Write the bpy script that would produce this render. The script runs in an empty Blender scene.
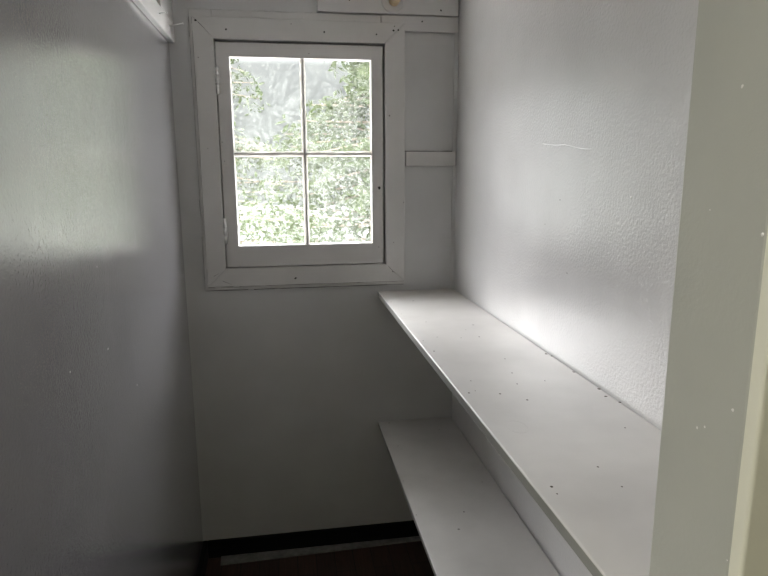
import bpy, bmesh, math, random
from mathutils import Vector, Matrix
random.seed(7)
S = bpy.context.scene
COL = S.collection

# ------------------------------------------------------------------ materials
def new_mat(name):
    m = bpy.data.materials.new(name); m.use_nodes = True
    nt = m.node_tree; nt.nodes.clear()
    out = nt.nodes.new('ShaderNodeOutputMaterial')
    return m, nt, out

def ramp(nt, src, stops):
    r = nt.nodes.new('ShaderNodeValToRGB')
    el = r.color_ramp.elements
    while len(el) < len(stops): el.new(0.5)
    for e, (p, c) in zip(el, stops):
        e.position = p
        e.color = (c, c, c, 1) if isinstance(c, (int, float)) else (*c, 1)
    nt.links.new(src, r.inputs[0])
    return r.outputs[0]

def noise(nt, vec, scale, detail=3, rough=.55, dist=0, stretch=None):
    n = nt.nodes.new('ShaderNodeTexNoise')
    n.inputs['Scale'].default_value = scale
    n.inputs['Detail'].default_value = detail
    n.inputs['Roughness'].default_value = rough
    n.inputs['Distortion'].default_value = dist
    if stretch:
        mp = nt.nodes.new('ShaderNodeMapping'); mp.inputs['Scale'].default_value = stretch
        nt.links.new(vec, mp.inputs[0]); vec = mp.outputs[0]
    nt.links.new(vec, n.inputs['Vector'])
    return n.outputs['Fac']

def world_pos(nt):
    return nt.nodes.new('ShaderNodeNewGeometry').outputs['Position']

def math_node(nt, op, a, b):
    n = nt.nodes.new('ShaderNodeMath'); n.operation = op
    for i, v in enumerate((a, b)):
        if isinstance(v, (int, float)): n.inputs[i].default_value = v
        else: nt.links.new(v, n.inputs[i])
    return n.outputs[0]

def paint(name, col, rough=.3, peel=.25, wave=.35, streak=(6, 6, .6), streak_amt=.25, mottled=.06, spec=.5, peel_scale=170, spots=0, coat=0, coat_ior=1.6):
    """brushed / rolled semi-gloss paint"""
    m, nt, out = new_mat(name)
    p = nt.nodes.new('ShaderNodeBsdfPrincipled')
    nt.links.new(p.outputs[0], out.inputs[0])
    v = world_pos(nt)
    p.inputs['Specular IOR Level'].default_value = spec
    p.inputs['Coat Weight'].default_value = coat; p.inputs['Coat Roughness'].default_value = rough * .92; p.inputs['Coat IOR'].default_value = coat_ior
    n1 = noise(nt, v, 3.5, 4)
    lo = tuple(c * (1 - mottled) for c in col); hi = tuple(min(1, c * (1 + mottled)) for c in col)
    c = ramp(nt, n1, [(.3, lo), (.7, hi)])
    if spots:
        vo = nt.nodes.new('ShaderNodeTexVoronoi'); vo.inputs['Scale'].default_value = spots
        nt.links.new(v, vo.inputs['Vector'])
        f = ramp(nt, vo.outputs['Distance'], [(.025, 1.0), (.05, 0.0)])
        mx = nt.nodes.new('ShaderNodeMixRGB'); mx.inputs[2].default_value = (*[k * .25 for k in col], 1)
        nt.links.new(f, mx.inputs[0]); nt.links.new(c, mx.inputs[1]); c = mx.outputs[0]
    nt.links.new(c, p.inputs['Base Color'])
    p.inputs['Roughness'].default_value = rough
    # height in metres
    h = math_node(nt, 'MULTIPLY', noise(nt, v, peel_scale, 2, .5), peel * .0012)
    h2 = math_node(nt, 'MULTIPLY', noise(nt, v, 14, 2), wave * .0015)
    h3 = math_node(nt, 'MULTIPLY', noise(nt, v, 4, 1, .5, stretch=streak), streak_amt * .0012)
    hs = math_node(nt, 'ADD', math_node(nt, 'ADD', h, h2), h3)
    b = nt.nodes.new('ShaderNodeBump'); b.inputs['Strength'].default_value = 1; b.inputs['Distance'].default_value = 1
    nt.links.new(hs, b.inputs['Height']); nt.links.new(b.outputs[0], p.inputs['Normal']); nt.links.new(b.outputs[0], p.inputs['Coat Normal'])
    return m

def plain(name, col, rough=.6, metal=0, nscale=0, namt=.15, spec=.5):
    m, nt, out = new_mat(name)
    p = nt.nodes.new('ShaderNodeBsdfPrincipled'); nt.links.new(p.outputs[0], out.inputs[0])
    p.inputs['Roughness'].default_value = rough; p.inputs['Metallic'].default_value = metal
    p.inputs['Specular IOR Level'].default_value = spec
    p.inputs['Base Color'].default_value = (*col, 1)
    if nscale:
        c = ramp(nt, noise(nt, world_pos(nt), nscale, 4),
                 [(.3, tuple(k * (1 - namt) for k in col)), (.7, tuple(min(1, k * (1 + namt)) for k in col))])
        nt.links.new(c, p.inputs['Base Color'])
    return m

GREY = (.40, .40, .39)
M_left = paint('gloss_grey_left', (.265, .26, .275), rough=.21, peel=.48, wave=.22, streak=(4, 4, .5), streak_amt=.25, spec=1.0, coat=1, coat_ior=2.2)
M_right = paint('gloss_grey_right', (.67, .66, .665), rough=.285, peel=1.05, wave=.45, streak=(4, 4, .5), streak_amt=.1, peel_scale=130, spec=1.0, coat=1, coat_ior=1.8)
M_back = paint('grey_back_wall', (.51, .51, .515), rough=.42, peel=.10, wave=.12, streak_amt=.1)
M_trim = paint('grey_trim_paint', (.54, .53, .525), rough=.38, peel=.06, wave=.12, streak_amt=.12)
M_shelf = paint('grey_shelf_paint', (.52, .505, .49), rough=.42, peel=.08, wave=.08, streak=(6, .6, 6), streak_amt=.10, mottled=.11, spots=9)
M_edge = paint('raw_shelf_edge', (.24, .24, .225), rough=.6, peel=.3, wave=.1, mottled=.2)
M_jamb = paint('drab_grey_jamb', (.41, .415, .38), rough=.45, peel=.35, wave=.35, streak=(5, 5, .6), streak_amt=.3)
M_cream = paint('cream_hall_paint', (.72, .71, .61), rough=.45, peel=.25, wave=.2, streak_amt=.2)
M_ceil = paint('ceiling_paint', (.78, .78, .77), rough=.6, peel=.2)
M_black = plain('black_baseboard', (.007, .007, .007), .8, nscale=12, spec=.2)
M_pale = plain('pale_paint_chip', (.75, .74, .72), .5)
M_hole = plain('dark_hole', (.012, .011, .010), .8)
M_chip = plain('dark_chip', (.06, .05, .04), .8)
M_dust = plain('dusty_grey_lath', (.17, .165, .155), .75, nscale=30, namt=.3)
M_wood = plain('pale_wood', (.62, .45, .26), .5, nscale=25)
M_metal = plain('painted_metal', (.50, .50, .49), .3, 0)
M_nail = plain('bright_nail', (.72, .72, .72), .3, .4)
M_muntin = paint('worn_muntin_paint', (.30, .285, .26), rough=.5, mottled=.4, peel=.3)
M_putty = plain('cracked_putty', (.62, .58, .52), .7, nscale=90, namt=.45)
M_bark = plain('bark', (.10, .075, .05), .9, nscale=20, namt=.4)
M_grass = plain('grass', (.009, .011, .007), .95, nscale=6, namt=.4)
M_blocker = plain('sky_blocker_paint', (.6, .6, .58), .8)
M_bounce = plain('pale_bounce_slab', (.66, .65, .63), .9, nscale=2, namt=.1)

def floor_mat():
    m, nt, out = new_mat('dark_floorboards')
    p = nt.nodes.new('ShaderNodeBsdfPrincipled'); nt.links.new(p.outputs[0], out.inputs[0])
    v = world_pos(nt)
    b = nt.nodes.new('ShaderNodeTexBrick')
    b.inputs['Scale'].default_value = 1
    b.inputs['Brick Width'].default_value = 1.6; b.inputs['Row Height'].default_value = .085
    b.inputs['Mortar Size'].default_value = .0018
    b.inputs['Color1'].default_value = (.045, .022, .013, 1); b.inputs['Color2'].default_value = (.03, .015, .010, 1)
    b.inputs['Mortar'].default_value = (.006, .004, .003, 1)
    mp = nt.nodes.new('ShaderNodeMapping'); mp.inputs['Rotation'].default_value = (0, 0, math.pi / 2)
    nt.links.new(v, mp.inputs[0]); nt.links.new(mp.outputs[0], b.inputs['Vector'])
    g = ramp(nt, noise(nt, v, 30, 5, stretch=(6, .4, 1)), [(.3, .6), (.7, 1.3)])
    mx = nt.nodes.new('ShaderNodeMixRGB'); mx.blend_type = 'MULTIPLY'; mx.inputs[0].default_value = 1
    nt.links.new(b.outputs[0], mx.inputs[1]); nt.links.new(g, mx.inputs[2])
    nt.links.new(mx.outputs[0], p.inputs['Base Color']); p.inputs['Roughness'].default_value = .55
    return m
M_floor = floor_mat()

def glass_mat():
    """old pane covered by a frosted, scratched film, made milkier at the rim to imitate bright daylight there"""
    m, nt, out = new_mat('frosted_film_glass')
    tc = nt.nodes.new('ShaderNodeTexCoord'); v = world_pos(nt)
    tr = nt.nodes.new('ShaderNodeBsdfTransparent'); tr.inputs[0].default_value = (.95, .96, .96, 1)
    tl = nt.nodes.new('ShaderNodeBsdfTranslucent'); tl.inputs[0].default_value = (.87, .93, .87, 1)
    gl = nt.nodes.new('ShaderNodeBsdfGlossy'); gl.inputs['Roughness'].default_value = .12
    # sparkle grain + leafy scratch marks
    grain = ramp(nt, noise(nt, v, 95, 2, .6), [(.42, .0), (.62, 1.0)])
    patch = ramp(nt, noise(nt, v, 11, 4, .6, 1.2), [(.36, .0), (.68, 1.0)])
    f = math_node(nt, 'ADD', math_node(nt, 'MULTIPLY', grain, FILM[1]), math_node(nt, 'MULTIPLY', patch, FILM[2]))
    f = math_node(nt, 'ADD', f, FILM[0])
    # distance to the pane edge from the pane's own coordinates
    sep = nt.nodes.new('ShaderNodeSeparateXYZ'); nt.links.new(tc.outputs['Generated'], sep.inputs[0])
    ds = []
    for i, ln in ((0, .27), (2, .37)):
        a = sep.outputs[i]
        d = math_node(nt, 'MULTIPLY', math_node(nt, 'MINIMUM', a, math_node(nt, 'SUBTRACT', 1.0, a)), ln)
        ds.append(d)
    dmin = math_node(nt, 'MINIMUM', ds[0], ds[1])
    dmin = math_node(nt, 'ADD', dmin, math_node(nt, 'MULTIPLY', math_node(nt, 'SUBTRACT', noise(nt, v, 60, 2), .5), .006))
    edge = ramp(nt, dmin, [(.003, 1.0), (.0055, .0)])
    f = math_node(nt, 'ADD', f, math_node(nt, 'MULTIPLY', edge, .12))  # extra translucency paints a bright rim, standing in for sky past the film
    f = math_node(nt, 'MINIMUM', f, .95)
    mx = nt.nodes.new('ShaderNodeMixShader'); nt.links.new(f, mx.inputs[0])
    nt.links.new(tr.outputs[0], mx.inputs[1]); nt.links.new(tl.outputs[0], mx.inputs[2])
    mg = nt.nodes.new('ShaderNodeMixShader'); mg.inputs[0].default_value = .05
    nt.links.new(mx.outputs[0], mg.inputs[1]); nt.links.new(gl.outputs[0], mg.inputs[2])
    nt.links.new(mg.outputs[0], out.inputs[0])
    return m
FILM = (.014, .068, .040)
M_glass = glass_mat()

def leaf_mat(name, a, b):
    m, nt, out = new_mat(name)
    c = ramp(nt, noise(nt, world_pos(nt), 3, 3), [(.35, a), (.65, b)])
    d = nt.nodes.new('ShaderNodeBsdfDiffuse'); t = nt.nodes.new('ShaderNodeBsdfTranslucent')
    nt.links.new(c, d.inputs[0]); nt.links.new(c, t.inputs[0])
    mx = nt.nodes.new('ShaderNodeMixShader'); mx.inputs[0].default_value = .5
    nt.links.new(d.outputs[0], mx.inputs[1]); nt.links.new(t.outputs[0], mx.inputs[2])
    nt.links.new(mx.outputs[0], out.inputs[0])
    return m
M_leaf = leaf_mat('pale_leaf', (.018, .028, .007), (.028, .037, .012))

# ------------------------------------------------------------------ mesh helpers
def link(name, bm, mats, parent=None, loc=(0, 0, 0), smooth=False):
    me = bpy.data.meshes.new(name); bmesh.ops.recalc_face_normals(bm, faces=bm.faces[:])
    bm.to_mesh(me); bm.free()
    for mm in (mats if isinstance(mats, (list, tuple)) else [mats]): me.materials.append(mm)
    if smooth:
        for p in me.polygons: p.use_smooth = True
    o = bpy.data.objects.new(name, me); COL.objects.link(o)
    loc = Vector(loc)
    me.transform(Matrix.Translation(-loc))
    if parent:
        o.parent = parent; o.location = loc - parent.location
    else:
        o.location = loc
    return o

def add_box(bm, x0, x1, y0, y1, z0, z1, bev=0, mi=0, seg=2):
    g = bmesh.ops.create_cube(bm, size=1)
    vs = g['verts']
    for v in vs:
        v.co = Vector(((x0 + x1) / 2 + v.co.x * (x1 - x0), (y0 + y1) / 2 + v.co.y * (y1 - y0), (z0 + z1) / 2 + v.co.z * (z1 - z0)))
    fs = list({f for v in vs for f in v.link_faces})
    for f in fs: f.material_index = mi
    if bev:
        es = list({e for v in vs for e in v.link_edges})
        r = bmesh.ops.bevel(bm, geom=es, offset=bev, segments=seg, profile=.5, affect='EDGES')
        for f in r['faces']: f.material_index = mi

def box(name, x0, x1, y0, y1, z0, z1, mat, parent=None, bev=0):
    bm = bmesh.new(); add_box(bm, x0, x1, y0, y1, z0, z1, bev)
    return link(name, bm, mat, parent, ((x0 + x1) / 2, (y0 + y1) / 2, z0))

def add_cyl(bm, a, b, r, seg=20, r2=None, mi=0):
    a = Vector(a); b = Vector(b); d = b - a
    M = Matrix.Translation((a + b) / 2) @ d.to_track_quat('Z', 'Y').to_matrix().to_4x4()
    g = bmesh.ops.create_cone(bm, cap_ends=True, segments=seg, radius1=r, radius2=r if r2 is None else r2, depth=d.length, matrix=M)
    for f in {f for v in g['verts'] for f in v.link_faces}: f.material_index = mi

def add_prism_y(bm, poly, y0, y1, mi=0, bev=0):
    """polygon in x,z extruded along y"""
    a = [bm.verts.new((x, y0, z)) for x, z in poly]; b = [bm.verts.new((x, y1, z)) for x, z in poly]
    fs = [bm.faces.new(a), bm.faces.new(b[::-1])]
    n = len(poly)
    for i in range(n): fs.append(bm.faces.new((a[i], b[i], b[(i + 1) % n], a[(i + 1) % n])))
    for f in fs: f.material_index = mi
    if bev:
        es = list({e for f in fs for e in f.edges})
        bmesh.ops.bevel(bm, geom=es, offset=bev, segments=2, profile=.5, affect='EDGES')

def add_speck(bm, c, r, axis, mi, n=7):
    """a small irregular low mound (chip, nail head, hole plug) lying on a face"""
    c = Vector(c); vs = []
    for i in range(n):
        t = 2 * math.pi * i / n; q = r * random.uniform(.7, 1.2)
        u, w = math.cos(t) * q, math.sin(t) * q
        vs.append(bm.verts.new(c + (Vector((u, w * 1.2, 0)) if axis == 'z' else Vector((u, 0, w)) if axis == 'y' else Vector((0, u, w)))))
    off = {'z': Vector((0, 0, 1)), 'y': Vector((0, -1, 0)), 'x': Vector((-1, 0, 0)), 'X': Vector((1, 0, 0))}[axis]
    top = bm.verts.new(c + off * min(.0012, r * .5))
    base = bm.verts.new(c - off * .001)
    for i in range(n):
        bm.faces.new((vs[i], vs[(i + 1) % n], top)).material_index = mi
        bm.faces.new((vs[(i + 1) % n], vs[i], base)).material_index = mi

def add_crack(bm, p0, p1, w, mi=1, breaks=.15):
    """thin dark open joint between painted boards on the window wall (constant y)"""
    p0, p1 = Vector(p0), Vector(p1); L = (p1 - p0).length; n = max(2, int(L / .025))
    d = (p1 - p0).normalized(); nn = Vector((-d.z, 0, d.x))
    ws = [w * random.uniform(.45, 1.2) for _ in range(n + 1)]
    for i in range(n):
        if random.random() < breaks: continue
        a, b = p0.lerp(p1, i / n), p0.lerp(p1, (i + 1) / n)
        f = bm.faces.new([bm.verts.new(q) for q in (a - nn * ws[i] / 2, b - nn * ws[i + 1] / 2, b + nn * ws[i + 1] / 2, a + nn * ws[i] / 2)])
        f.material_index = mi

def empty(name, loc):
    o = bpy.data.objects.new(name, None); o.empty_display_size = .1; o.location = loc; COL.objects.link(o); return o

def tag(o, label, cat, group=None):
    o['label'] = label; o['category'] = cat
    if group: o['group'] = group
    return o

def struct(o, label=None):
    o['kind'] = 'structure'
    if label: o['label'] = label
    return o

# ------------------------------------------------------------------ dimensions (metres, lens at the origin)
XL, XR = -.427, .7466
YB = 2.607            # inner face of the window wall
YO = 2.70             # its outer face
ZF, ZC = -1.745, .93
YF, YN = .636, .500   # doorway wall: pantry face and hall face
JX = .45
HX0, HX1, HY0 = -1.9, 1.7, -2.3
# glazed opening, sash, casing
GX0, GX1, GZ0, GZ1 = -.199, .372, -.301, .458
OX0, OX1, OZ0, OZ1 = -.2551, .4296, -.3946, .5223
CX0, CX1, CZ0, CZ1 = -.3326, .5131, -.4722, .6025

# ------------------------------------------------------------------ room shell
struct(box('floor', HX0 - .1, HX1 + .1, HY0 - .1, YO, ZF - .1, ZF, M_floor))
struct(box('ceiling', HX0 - .1, HX1 + .1, HY0 - .1, YO, ZC, ZC + .1, M_ceil))
def chipped_wall(name, x0, x1, y0, mat, face, dark, pale):
    bm = bmesh.new(); add_box(bm, x0, x1, y0, YB, ZF, ZC)
    for y, z, q in dark: add_speck(bm, (face, y, z), q, 'x' if face > 0 else 'X', 1)
    for y, z, q in pale: add_speck(bm, (face, y, z), q, 'x' if face > 0 else 'X', 2)
    if face > 0:   # long run of dried paint
        run = [(1.70, .079), (1.62, .072), (1.556, .070), (1.50, .062), (1.46, .056), (1.41, .053)]
        for (ya, za), (yb_, zb) in zip(run, run[1:]):
            add_cyl(bm, (face + .0012, ya, za), (face + .0012, yb_, zb), .0024, 8)
    return struct(link(name, bm, [mat, M_chip, M_pale], None, ((x0 + x1) / 2, y0, ZF)))
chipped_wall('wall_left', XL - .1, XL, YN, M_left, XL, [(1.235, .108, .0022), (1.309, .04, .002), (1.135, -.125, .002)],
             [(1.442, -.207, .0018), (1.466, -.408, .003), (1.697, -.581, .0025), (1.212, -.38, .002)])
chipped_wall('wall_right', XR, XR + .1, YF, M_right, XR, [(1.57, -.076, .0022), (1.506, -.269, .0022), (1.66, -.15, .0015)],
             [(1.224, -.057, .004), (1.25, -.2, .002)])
bm = bmesh.new()
add_box(bm, XL - .1, OX0 - .012, YB, YO, ZF, ZC); add_box(bm, OX1 + .012, XR + .1, YB, YO, ZF, ZC)
add_box(bm, OX0 - .012, OX1 + .012, YB, YO, ZF, OZ0 - .012); add_box(bm, OX0 - .012, OX1 + .012, YB, YO, OZ1 + .012, ZC)
struct(link('wall_back', bm, M_back, None, (0, YB, ZF)))
# doorway wall: stub between hall and pantry, with its painted end as the jamb
struct(box('wall_front', JX + .012, XR + .1, YN + .012, YF, ZF, ZC, M_back))
bm = bmesh.new(); add_box(bm, JX, JX + .012, YN + .004, YF, ZF, ZC, .003)
for (y, z, q) in ((.556, .082, .0022), (.509, -.06, .002), (.522, -.243, .0022), (.572, -.284, .0018), (.56, -.278, .0014), (.585, -.041, .001), (.507, -.406, .0012)):
    add_speck(bm, (JX - .0001, y, z), q, 'x', 1)
struct(link('trim_1', bm, [M_jamb, M_pale], None, (JX, YF, ZF)))
bm = bmesh.new(); add_box(bm, JX + .001, JX + .13, YN - .012, YN + .012, ZF, ZC, .004, seg=3)
struct(link('trim_2', bm, M_cream, None, (JX, YN, ZF)))
struct(box('wall_hall_front', JX + .13, HX1, YN, YN + .1, ZF, ZC, M_cream))
struct(box('wall_hall_side', HX0, XL - .1, YN, YN + .1, ZF, ZC, M_cream))
struct(box('wall_hall_left', HX0 - .1, HX0, HY0, YN + .1, ZF, ZC, M_cream))
struct(box('wall_hall_right', HX1, HX1 + .1, HY0, YN + .1, ZF, ZC, M_cream))
struct(box('wall_hall_back', HX0, HX1, HY0 - .1, HY0, ZF, ZC, M_cream))
struct(box('trim_3', .728, XR, 2.600, YB, -.519, ZC, M_back, bev=.0025))
struct(box('baseboard_back', XL + .022, XR, YB - .016, YB, ZF, ZF + .085, M_black, bev=.003))
struct(box('baseboard_left', XL, XL + .022, YF + .3, YB, ZF, ZF + .085, M_black, bev=.003))

# ------------------------------------------------------------------ window
win = struct(empty('window_1', ((CX0 + CX1) / 2, YB, CZ0)))
YC = 2.582            # casing face
# backing board behind the casing
bm = bmesh.new()
yb = 2.595
add_box(bm, -.346, OX0 - .004, yb, YB, -.4885, .632, .002); add_box(bm, OX1 + .004, CX1 + .002, yb, YB, -.4885, .574, .002)
add_box(bm, OX0 - .004, OX1 + .004, yb, YB, -.4885, OZ0 - .004, .002); add_box(bm, OX0 - .004, .414, yb, YB, OZ1 + .004, .632, .002)
yk = yb - .0003
add_crack(bm, (CX0 - .0012, yk, CZ0), (CX0 - .0012, yk, CZ1), .002); add_crack(bm, (CX0, yk, CZ0 - .0015), (CX1, yk, CZ0 - .0015), .0035, 1, .05)
add_crack(bm, (CX0, yk, CZ1 + .0012), (.41, yk, CZ1 + .0012), .0024)
yk = YB - .0003
add_crack(bm, (-.347, yk, -.488), (-.347, yk, .632), .0024); add_crack(bm, (-.346, yk, -.4905), (CX1, yk, -.4905), .004, 1, .05)
add_crack(bm, (-.346, yk, .6335), (.155, yk, .6335), .0024); add_crack(bm, (CX1 + .0035, yk, -.47), (CX1 + .0035, yk, .57), .002, 1, .3)
link('backing_board', bm, [M_trim, M_hole], win, (CX0, YB, CZ0))
def casing(poly, holes, cracks):
    bm = bmesh.new(); add_prism_y(bm, poly, YC, yb - .0002, 0, .0018)
    for x, z, r in holes: add_speck(bm, (x, YC - .0002, z), r, 'y', 1)
    for (x0, z0, x1, z1) in cracks:
        d = Vector((x1 - x0, 0, z1 - z0)); n = Vector((-d.z, 0, d.x)).normalized() * .0008
        a, b = Vector((x0, YC - .0003, z0)), Vector((x1, YC - .0003, z1))
        f = bm.faces.new([bm.verts.new(q) for q in (a - n, b - n * .3, b + n * .3, a + n)]); f.material_index = 1
    return link('casing_board', bm, [M_trim, M_hole], win, (poly[0][0], YC, poly[0][1]))
e = .0004
casing([(CX0, CZ0), (OX0, OZ0), (OX0, OZ1), (CX0, CZ1)], [(-.318, .587, .0045), (-.316, .45, .002), (-.300, .1, .0018)],
       [(-.306, -.425, -.284, -.413)])
casing([(CX1, CZ0), (CX1, CZ1), (OX1, OZ1), (OX1, OZ0)], [(.465, .572, .0042), (.485, .575, .0036), (.469, .589, .0025), (.447, .235, .0035), (.508, -.126, .002), (.458, -.428, .002), (.463, -.30, .002)], [])
casing([(CX0 + e, CZ1), (OX0 + e, OZ1), (OX1 - e, OZ1), (CX1 - e, CZ1)], [(-.205, .557, .0040), (.181, .558, .0040), (.394, .556, .0035), (.05, .585, .002)],
       [(-.310, .582, -.283, .556)])
casing([(CX0 + e, CZ0), (CX1 - e, CZ0), (OX1 - e, OZ0), (OX0 + e, OZ0)], [(.032, -.445, .004), (.036, -.443, .003), (.46, -.43, .002)],
       [(-.270, -.447, -.235, -.462), (.44, -.405, .475, -.44)])
# jamb lining of the opening
bm = bmesh.new(); t = .012
add_box(bm, OX0 - t, OX0, 2.598, YO + .01, OZ0 - t, OZ1 + t); add_box(bm, OX1, OX1 + t, 2.598, YO + .01, OZ0 - t, OZ1 + t)
add_box(bm, OX0, OX1, 2.598, YO + .01, OZ0 - t, OZ0); add_box(bm, OX0, OX1, 2.598, YO + .01, OZ1, OZ1 + t)
add_box(bm, OX0, OX1, 2.6345, 2.66, OZ0, OZ0 + .022); add_box(bm, OX0, OX1, 2.6345, 2.66, OZ1 - .024, OZ1)
add_box(bm, OX0, OX0 + .022, 2.6345, 2.66, OZ0, OZ1); add_box(bm, OX1 - .024, OX1, 2.6345, 2.66, OZ0, OZ1)
link('window_frame', bm, [M_trim], win, (0, YO, OZ0))
# sash (hinged on its left), slightly out of square in the frame
SX0, SX1, SZ0, SZ1 = OX0 + .004, OX1 - .0085, OZ0 + .004, OZ1 - .0095
y0, y1 = 2.597, 2.634
bm = bmesh.new()
add_box(bm, SX0, GX0, y0, y1, SZ0, SZ1, .0015); add_box(bm, GX1, SX1, y0, y1, SZ0, SZ1, .0015)
add_box(bm, GX0 - .001, GX1 + .001, y0 + .0002, y1, SZ0, GZ0, .001); add_box(bm, GX0 - .001, GX1 + .001, y0 + .0002, y1, GZ1, SZ1, .001)
for x, z, r in ((.4045, -.064, .0075), (.118, .477, .002), (-.244, .126, .002), (-.14, .548, .002), (.40, -.32, .002), (-.238, .05, .0018)):
    add_speck(bm, (x, y0 - .0002, z), r, 'y', 1)
sash = link('sash', bm, [M_trim, M_hole], win, (SX0, y0, SZ0))
# muntins: worn, bevelled bars
MX, MZ, mw = .090, .0785, .0075
def muntin(vertical):
    bm = bmesh.new(); n = 26
    prof = [(-mw, 2.606), (-mw * .35, 2.599), (mw * .35, 2.599), (mw, 2.606), (mw, 2.630), (-mw, 2.630)]
    rings = []
    for i in range(n + 1):
        s = i / n; ring = []
        for k, (a, y) in enumerate(prof):
            a2 = a + random.uniform(-.0009, .0009)
            ring.append(bm.verts.new((MX + a2, y, GZ0 + s * (GZ1 - GZ0)) if vertical else (GX0 + s * (GX1 - GX0), y + .0004, MZ + a2)))
        rings.append(ring)
    for r0, r1 in zip(rings, rings[1:]):
        for k in range(6): bm.faces.new((r0[k], r0[(k + 1) % 6], r1[(k + 1) % 6], r1[k]))
    bm.faces.new(rings[0]); bm.faces.new(rings[-1][::-1])
    return link('muntin', bm, M_muntin, win, (MX, 2.61, MZ))
muntin(True); muntin(False)
# panes with their putty line
for (a, b) in ((GX0, MX - mw), (MX + mw, GX1)):
    for (c, d) in ((GZ0, MZ - mw), (MZ + mw, GZ1)):
        bm = bmesh.new(); k = .0015
        f = bm.faces.new([bm.verts.new(q) for q in ((a - k, 2.618, c - k), (b + k, 2.618, c - k), (b + k, 2.618, d + k), (a - k, 2.618, d + k))])
        pane = link('pane', bm, M_glass, win, ((a + b) / 2, 2.618, c))
        sol = pane.modifiers.new('thickness', 'SOLIDIFY'); sol.thickness = .003; sol.offset = 1
        pane.modifiers.remove(sol)
        bm = bmesh.new(); w = .0035
        def strip(p0, p1, nrm):
            n = 16; p0, p1, nrm = Vector(p0), Vector(p1), Vector(nrm); pr = None
            for i in range(n + 1):
                q = p0.lerp(p1, i / n); ww = w * random.uniform(.5, 1.25)
                cur = [bm.verts.new(q + Vector((0, -.006, 0))), bm.verts.new(q + nrm * ww), bm.verts.new(q)]
                if pr:
                    for j in range(3): bm.faces.new((pr[j], pr[(j + 1) % 3], cur[(j + 1) % 3], cur[j]))
                pr = cur
        y = 2.6175
        strip((a, y, c), (b, y, c), (0, 0, 1)); strip((a, y, d), (b, y, d), (0, 0, -1))
        strip((a, y, c), (a, y, d), (1, 0, 0)); strip((b, y, c), (b, y, d), (-1, 0, 0))
        link('putty_line', bm, M_putty, pane, (0, 0, 0)).location = (0, 0, 0)
        pl = pane.children[0]; pl.data.transform(Matrix.Translation(-Vector(pane.matrix_basis.translation + win.location)))
# hinges
for (z0, z1, x) in ((.315, .418, -.250), (-.287, -.187, -.2515)):
    bm = bmesh.new(); r = .0062; zc = [z0, z0 + (z1 - z0) * .34, z0 + (z1 - z0) * .67, z1]
    for a, b in zip(zc, zc[1:]): add_cyl(bm, (x, 2.584, a + .0006), (x, 2.584, b - .0006), r, 18)
    add_cyl(bm, (x, 2.584, z0 - .004), (x, 2.584, z1 + .004), .0045, 14)
    add_box(bm, x, x + .010, 2.5845, 2.597, z0, z1)
    link('hinge', bm, M_metal, win, (x, 2.59, z0), True)

# ------------------------------------------------------------------ boards on the window wall
bm = bmesh.new(); add_box(bm, .155, .740, 2.583, YB, .637, .88, .002); add_crack(bm, (.743, 2.5995, .64), (.743, 2.5995, .88), .005, 1, 0)
add_speck(bm, (.285, 2.5828, .684), .004, 'y', 1); add_speck(bm, (.665, 2.5828, .657), .004, 'y', 1)
tag(link('wall_board', bm, [M_trim, M_hole], None, (.45, 2.595, .637)), 'wide grey painted board at the top of the window wall that carries the rod socket', 'board')
bm = bmesh.new(); add_box(bm, .416, .743, 2.5935, YB, .574, .6355, .002); add_speck(bm, (.588, 2.5933, .614), .0035, 'y', 1)
tag(link('wall_board', bm, [M_trim, M_hole], None, (.58, 2.6, .574)), 'narrow grey board strip running under the wide board to the right wall, level with the casing top', 'board')
bm = bmesh.new(); add_box(bm, .518, .7395, 2.586, YB, .0265, .0885, .003)
add_crack(bm, (.7425, 2.5995, .028), (.7425, 2.5995, .087), .005, 1, 0); add_crack(bm, (.518, YB - .0003, .0905), (.728, YB - .0003, .0905), .004, 1, .05)
tag(link('wall_batten', bm, [M_trim, M_hole], None, (.63, 2.6, .0265)), 'short grey batten nailed across the wall between window casing and right wall', 'batten')
# round socket and clothes rod
RX, RZ = .4665, .686
bm = bmesh.new()
add_cyl(bm, (RX - .004, 2.583, RZ), (RX - .004, 2.578, RZ), .047, 40, .044)
tag(link('rod_socket', bm, M_trim, None, (RX, 2.583, RZ)), 'flat grey round rosette on the top board around the rod end', 'rod socket')
bm = bmesh.new()
add_cyl(bm, (RX, 2.5815, RZ), (RX, YF + .002, RZ), .0215, 28)
tag(link('closet_rod', bm, M_wood, None, (RX, 2.0, RZ), True), 'bare pale wood closet rod ending in the round rosette above the window', 'rod')

# ------------------------------------------------------------------ nail rail on the left wall
rail = tag(empty('nail_rail', (XL, 1.6, .505)), 'grey painted rail high on the left wall with two bare nails sticking out', 'rail')
box('rail_board', XL, -.405, YF + .02, YB, .505, .577, M_trim, rail, .003)
bm = bmesh.new(); add_prism_y(bm, [(XL, .5775), (-.4055, .5775), (-.4055, .80), (XL, .80)], 2.36, YB, 0, .003)
link('end_block', bm, M_trim, rail, (XL, 2.5, .577))
for a, b in (((-.405, 2.503, .546), (-.355, 2.503, .557)), ((-.405, 2.308, .543), (-.378, 2.308, .546))):
    bm = bmesh.new(); a = Vector(a); b = Vector(b); d = (b - a).normalized()
    add_cyl(bm, a - d * .01, b, .0021, 12); add_cyl(bm, b - d * .0005, b + d * .002, .0042, 14)
    link('nail', bm, M_nail, rail, a, True)

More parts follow.
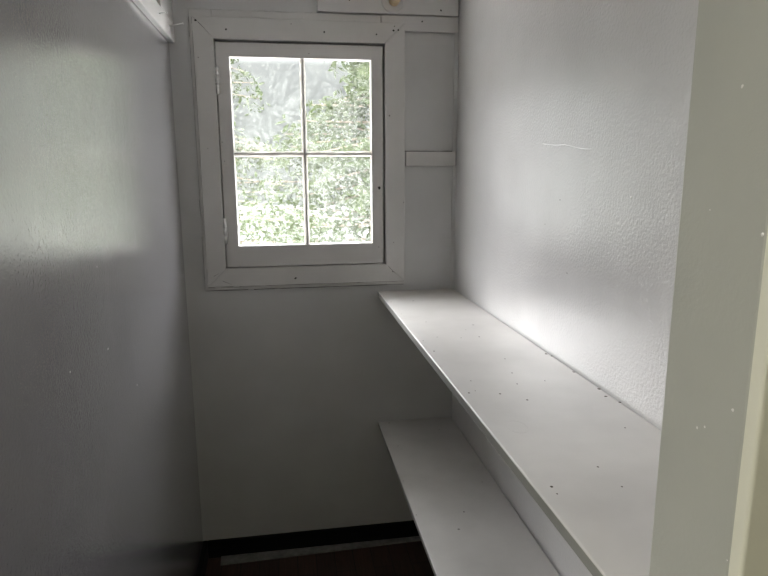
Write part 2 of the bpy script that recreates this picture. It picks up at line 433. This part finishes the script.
# ------------------------------------------------------------------ shelves
UP = [(.414, 2.37), (.414, 2.154), (.413, 1.781), (.420, 1.667), (.478, 2.017), (.584, 1.886), (.6, 1.794), (.599, 1.558), (.449, 1.399),
      (.438, 1.329), (.419, 1.318), (.574, 1.439), (.556, 1.357), (.538, 1.251), (.49, 1.299), (.425, .872), (.424, .849), (.536, .923), (.541, .852),
      (.676, 1.069), (.54, 1.793), (.633, 1.366)]
CR = [(.733, 1.582), (.736, 1.417), (.738, 1.289), (.728, 1.240), (.740, 1.56), (.741, 1.20)]
LO = [(.437, 2.34), (.402, 2.047), (.402, 1.815), (.44, 2.582), (.566, 1.805), (.691, 1.989)]
def shelf(z, x0, x1, th, pts, crumbs, label):
    bm = bmesh.new(); add_box(bm, x0, x1, YF + .001, YB - .0018, z - th, z, .0028)
    # the sawn front edge stays rough: face towards -x
    bm.normal_update()
    for f in bm.faces:
        if f.normal.x < -.95 or (abs(f.calc_center_median().x - x0) < 1e-4): f.material_index = 1
    for x, y in pts: add_speck(bm, (x, y, z + .0001), random.choice((.0018, .0022, .003)), 'z', 2)
    for x, y in crumbs: add_speck(bm, (x, y, z + .0001), random.uniform(.003, .005), 'z', 2)
    if crumbs:   # oval scar of a knot
        c = Vector((.459, 1.112, z + .00015))
        pr = None; first = None
        for i in range(41):
            t = 2 * math.pi * i / 40; w = .0010 + .0008 * math.sin(t * 2 + 1)
            d = Vector((math.cos(t) * .021, math.sin(t) * .031, 0))
            cur = (bm.verts.new(c + d * (1 - w * 30)), bm.verts.new(c + d * (1 - w * 12) + Vector((0, 0, .0002))), bm.verts.new(c + d))
            if pr:
                for j in range(2): bm.faces.new((pr[j], cur[j], cur[j + 1], pr[j + 1])).material_index = 0
            pr = cur
    o = link('wall_shelf', bm, [M_shelf, M_edge, M_chip], None, ((x0 + x1) / 2, 1.6, z - th))
    return tag(o, label, 'shelf', 'painted plank shelves along the right wall')
shelf(-.519, .3955, XR - .005, .024, UP, CR, 'upper pale grey plank shelf along the right wall, brightly lit and speckled')
shelf(-1.138, .3925, XR - .005, .021, LO, [], 'lower shaded grey plank shelf beneath the other shelf, close to the floor')

# lath on the floor, slightly skewed
bm = bmesh.new()
a = [(-.348, 2.589), (.74, 2.589), (.74, 2.565), (-.345, 2.530)]
lo = [bm.verts.new((x, y, ZF)) for x, y in a]; hi = [bm.verts.new((x, y, ZF + .008)) for x, y in a]
bm.faces.new(hi); bm.faces.new(lo[::-1])
for i in range(4): bm.faces.new((lo[i], lo[(i + 1) % 4], hi[(i + 1) % 4], hi[i]))
tag(link('floor_lath', bm, M_dust, None, (.1, 2.56, ZF)), 'dusty tapering grey lath lying on the dark floor along the black baseboard', 'lath')

# ------------------------------------------------------------------ outside
struct(box('ground', -30, 30, YO, 45, -2.4, -2.3, M_grass))
struct(box('bounce_slab', -9, 10, YO, 12.5, -2.3, -2.27, M_bounce))  # unseen pale slab, added to bounce daylight up to ceiling and upper walls
def tree(x, y, h, spread, n, leaf, label, seed, low=.12):
    rnd = random.Random(seed)
    root = tag(empty('tree', (x, y, -2.3)), label, 'tree', None)
    bm = bmesh.new(); add_cyl(bm, (x, y, -2.3), (x, y, -2.3 + h * .92), .16, 12, .02)
    bl = bmesh.new()
    nb = 80
    for b in range(nb):
        t = low + (1 - low) * (b + rnd.random()) / nb
        ang = rnd.uniform(0, 2 * math.pi); L = spread * (1.05 - t) ** .75 * rnd.uniform(.7, 1.1)
        p0 = Vector((x, y, -2.3 + h * t)); dr = Vector((math.cos(ang), math.sin(ang), 0))
        p1 = p0 + dr * L + Vector((0, 0, L * rnd.uniform(-.25, .15)))
        add_cyl(bm, p0, p1, .022, 5, .005)
        for k in range(n):
            s = rnd.uniform(.12, 1.05); c = p0.lerp(p1, s) + Vector((rnd.gauss(0, .12), rnd.gauss(0, .12), rnd.gauss(-.10, .11)))
            u = Vector((rnd.gauss(0, 1), rnd.gauss(0, 1), rnd.gauss(-.5, .6))).normalized() * rnd.uniform(.05, .10)
            w = u.cross(Vector((rnd.gauss(0, 1), rnd.gauss(0, 1), rnd.gauss(0, 1)))).normalized() * rnd.uniform(.018, .034)
            bl.faces.new([bl.verts.new(q) for q in (c - u, c + w, c + u, c - w)])
    link('trunk', bm, M_bark, root, root.location)
    f = link('foliage', bl, leaf, root, root.location); f['kind'] = 'stuff'
    return root
tree(-1.5, 13.5, 5.6, 2.6, 70, M_leaf, 'hazy tree standing further off behind the left window panes', 11, .05)
tree(4.2, 15.5, 6.0, 3.2, 70, M_leaf, 'hazy tree far behind the right edge of the window', 12, .05)
tree(1.28, 8.6, 4.3, 2.5, 120, M_leaf, 'nearest leafy tree filling the right-hand window panes', 3)

struct(box('sky_blocker', -4, 4, YO, 3.3, .74, .86, M_blocker))  # unseen overhang, added to keep steep sky light off the shelves
# ------------------------------------------------------------------ light
W = bpy.data.worlds.new('sky'); S.world = W; W.use_nodes = True
nt = W.node_tree; nt.nodes.clear()
wo = nt.nodes.new('ShaderNodeOutputWorld'); bg = nt.nodes.new('ShaderNodeBackground'); nt.links.new(bg.outputs[0], wo.inputs[0])
tc = nt.nodes.new('ShaderNodeTexCoord'); sep = nt.nodes.new('ShaderNodeSeparateXYZ'); nt.links.new(tc.outputs['Generated'], sep.inputs[0])
rr = nt.nodes.new('ShaderNodeValToRGB'); el = rr.color_ramp.elements
mm = math_node(nt, 'ADD', math_node(nt, 'MULTIPLY', sep.outputs[2], .5), .5)
for e_, (p_, c_) in zip([el[0], el[1], el.new(.525), el.new(.585), el.new(.64)], [(.0, (.008, .009, .007)), (1, (.80, .86, .92)), (.525, (.010, .0105, .0106)), (.585, (.016, .0166, .0168)), (.64, (.98, .98, 1.0))]):
    e_.position = p_; e_.color = (*c_, 1)
nt.links.new(mm, rr.inputs[0]); nt.links.new(rr.outputs[0], bg.inputs[0]); bg.inputs[1].default_value = 21
W.cycles.sampling_method = 'MANUAL'; W.cycles.sample_map_resolution = 512

def light(name, kind, energy, loc, direction=None, col=(1, 1, 1), **kw):
    d = bpy.data.lights.new(name, kind); d.energy = energy; d.color = col
    for k, v in kw.items(): setattr(d, k, v)
    o = bpy.data.objects.new(name, d); COL.objects.link(o); o.location = loc
    if direction: o.rotation_euler = Vector(direction).to_track_quat('-Z', 'Y').to_euler()
    return o
light('sun', 'SUN', 2.6, (-3, 8, 6), (.75, -1, -.60), (1, .98, .96), angle=math.radians(24))
pt = light('window_portal', 'AREA', 1, ((OX0 + OX1) / 2, YO + .012, (OZ0 + OZ1) / 2), (0, -1, 0), shape='RECTANGLE', size=OX1 - OX0, size_y=OZ1 - OZ0)
pt.data.cycles.is_portal = True
light('hall_ceiling_light', 'AREA', 29.0, (-1.4, -.15, ZC - .02), (0, 0, -1), (1, .98, .92), shape='DISK', size=.4)

# ------------------------------------------------------------------ camera
F = 601.783
fw, ri, up = Vector((.15760039, .96941689, -.18813029)), Vector((.98686881, -.16144108, -.00517092)), Vector((.03538473, .18484498, .98213047))
cd = bpy.data.cameras.new('camera'); co = bpy.data.objects.new('camera', cd); COL.objects.link(co)
co.matrix_world = Matrix((( ri.x, up.x, -fw.x, 0), (ri.y, up.y, -fw.y, 0), (ri.z, up.z, -fw.z, 0), (0, 0, 0, 1)))
cd.sensor_fit = 'HORIZONTAL'; cd.sensor_width = 36; cd.lens = F * 36 / 768; cd.clip_start = .02; cd.clip_end = 200
S.camera = co
S.view_settings.view_transform = 'Standard'; S.view_settings.look = 'None'
S.view_settings.gamma = 1; S.view_settings.use_curve_mapping = False; S.view_settings.exposure = .42
S.cycles.use_denoising = True
S.cycles.denoising_prefilter = 'ACCURATE'; S.cycles.denoising_input_passes = 'RGB_ALBEDO_NORMAL'
S.cycles.max_bounces = 14; S.cycles.diffuse_bounces = 8; S.cycles.glossy_bounces = 6; S.cycles.transparent_max_bounces = 16
S.cycles.sample_clamp_indirect = 8
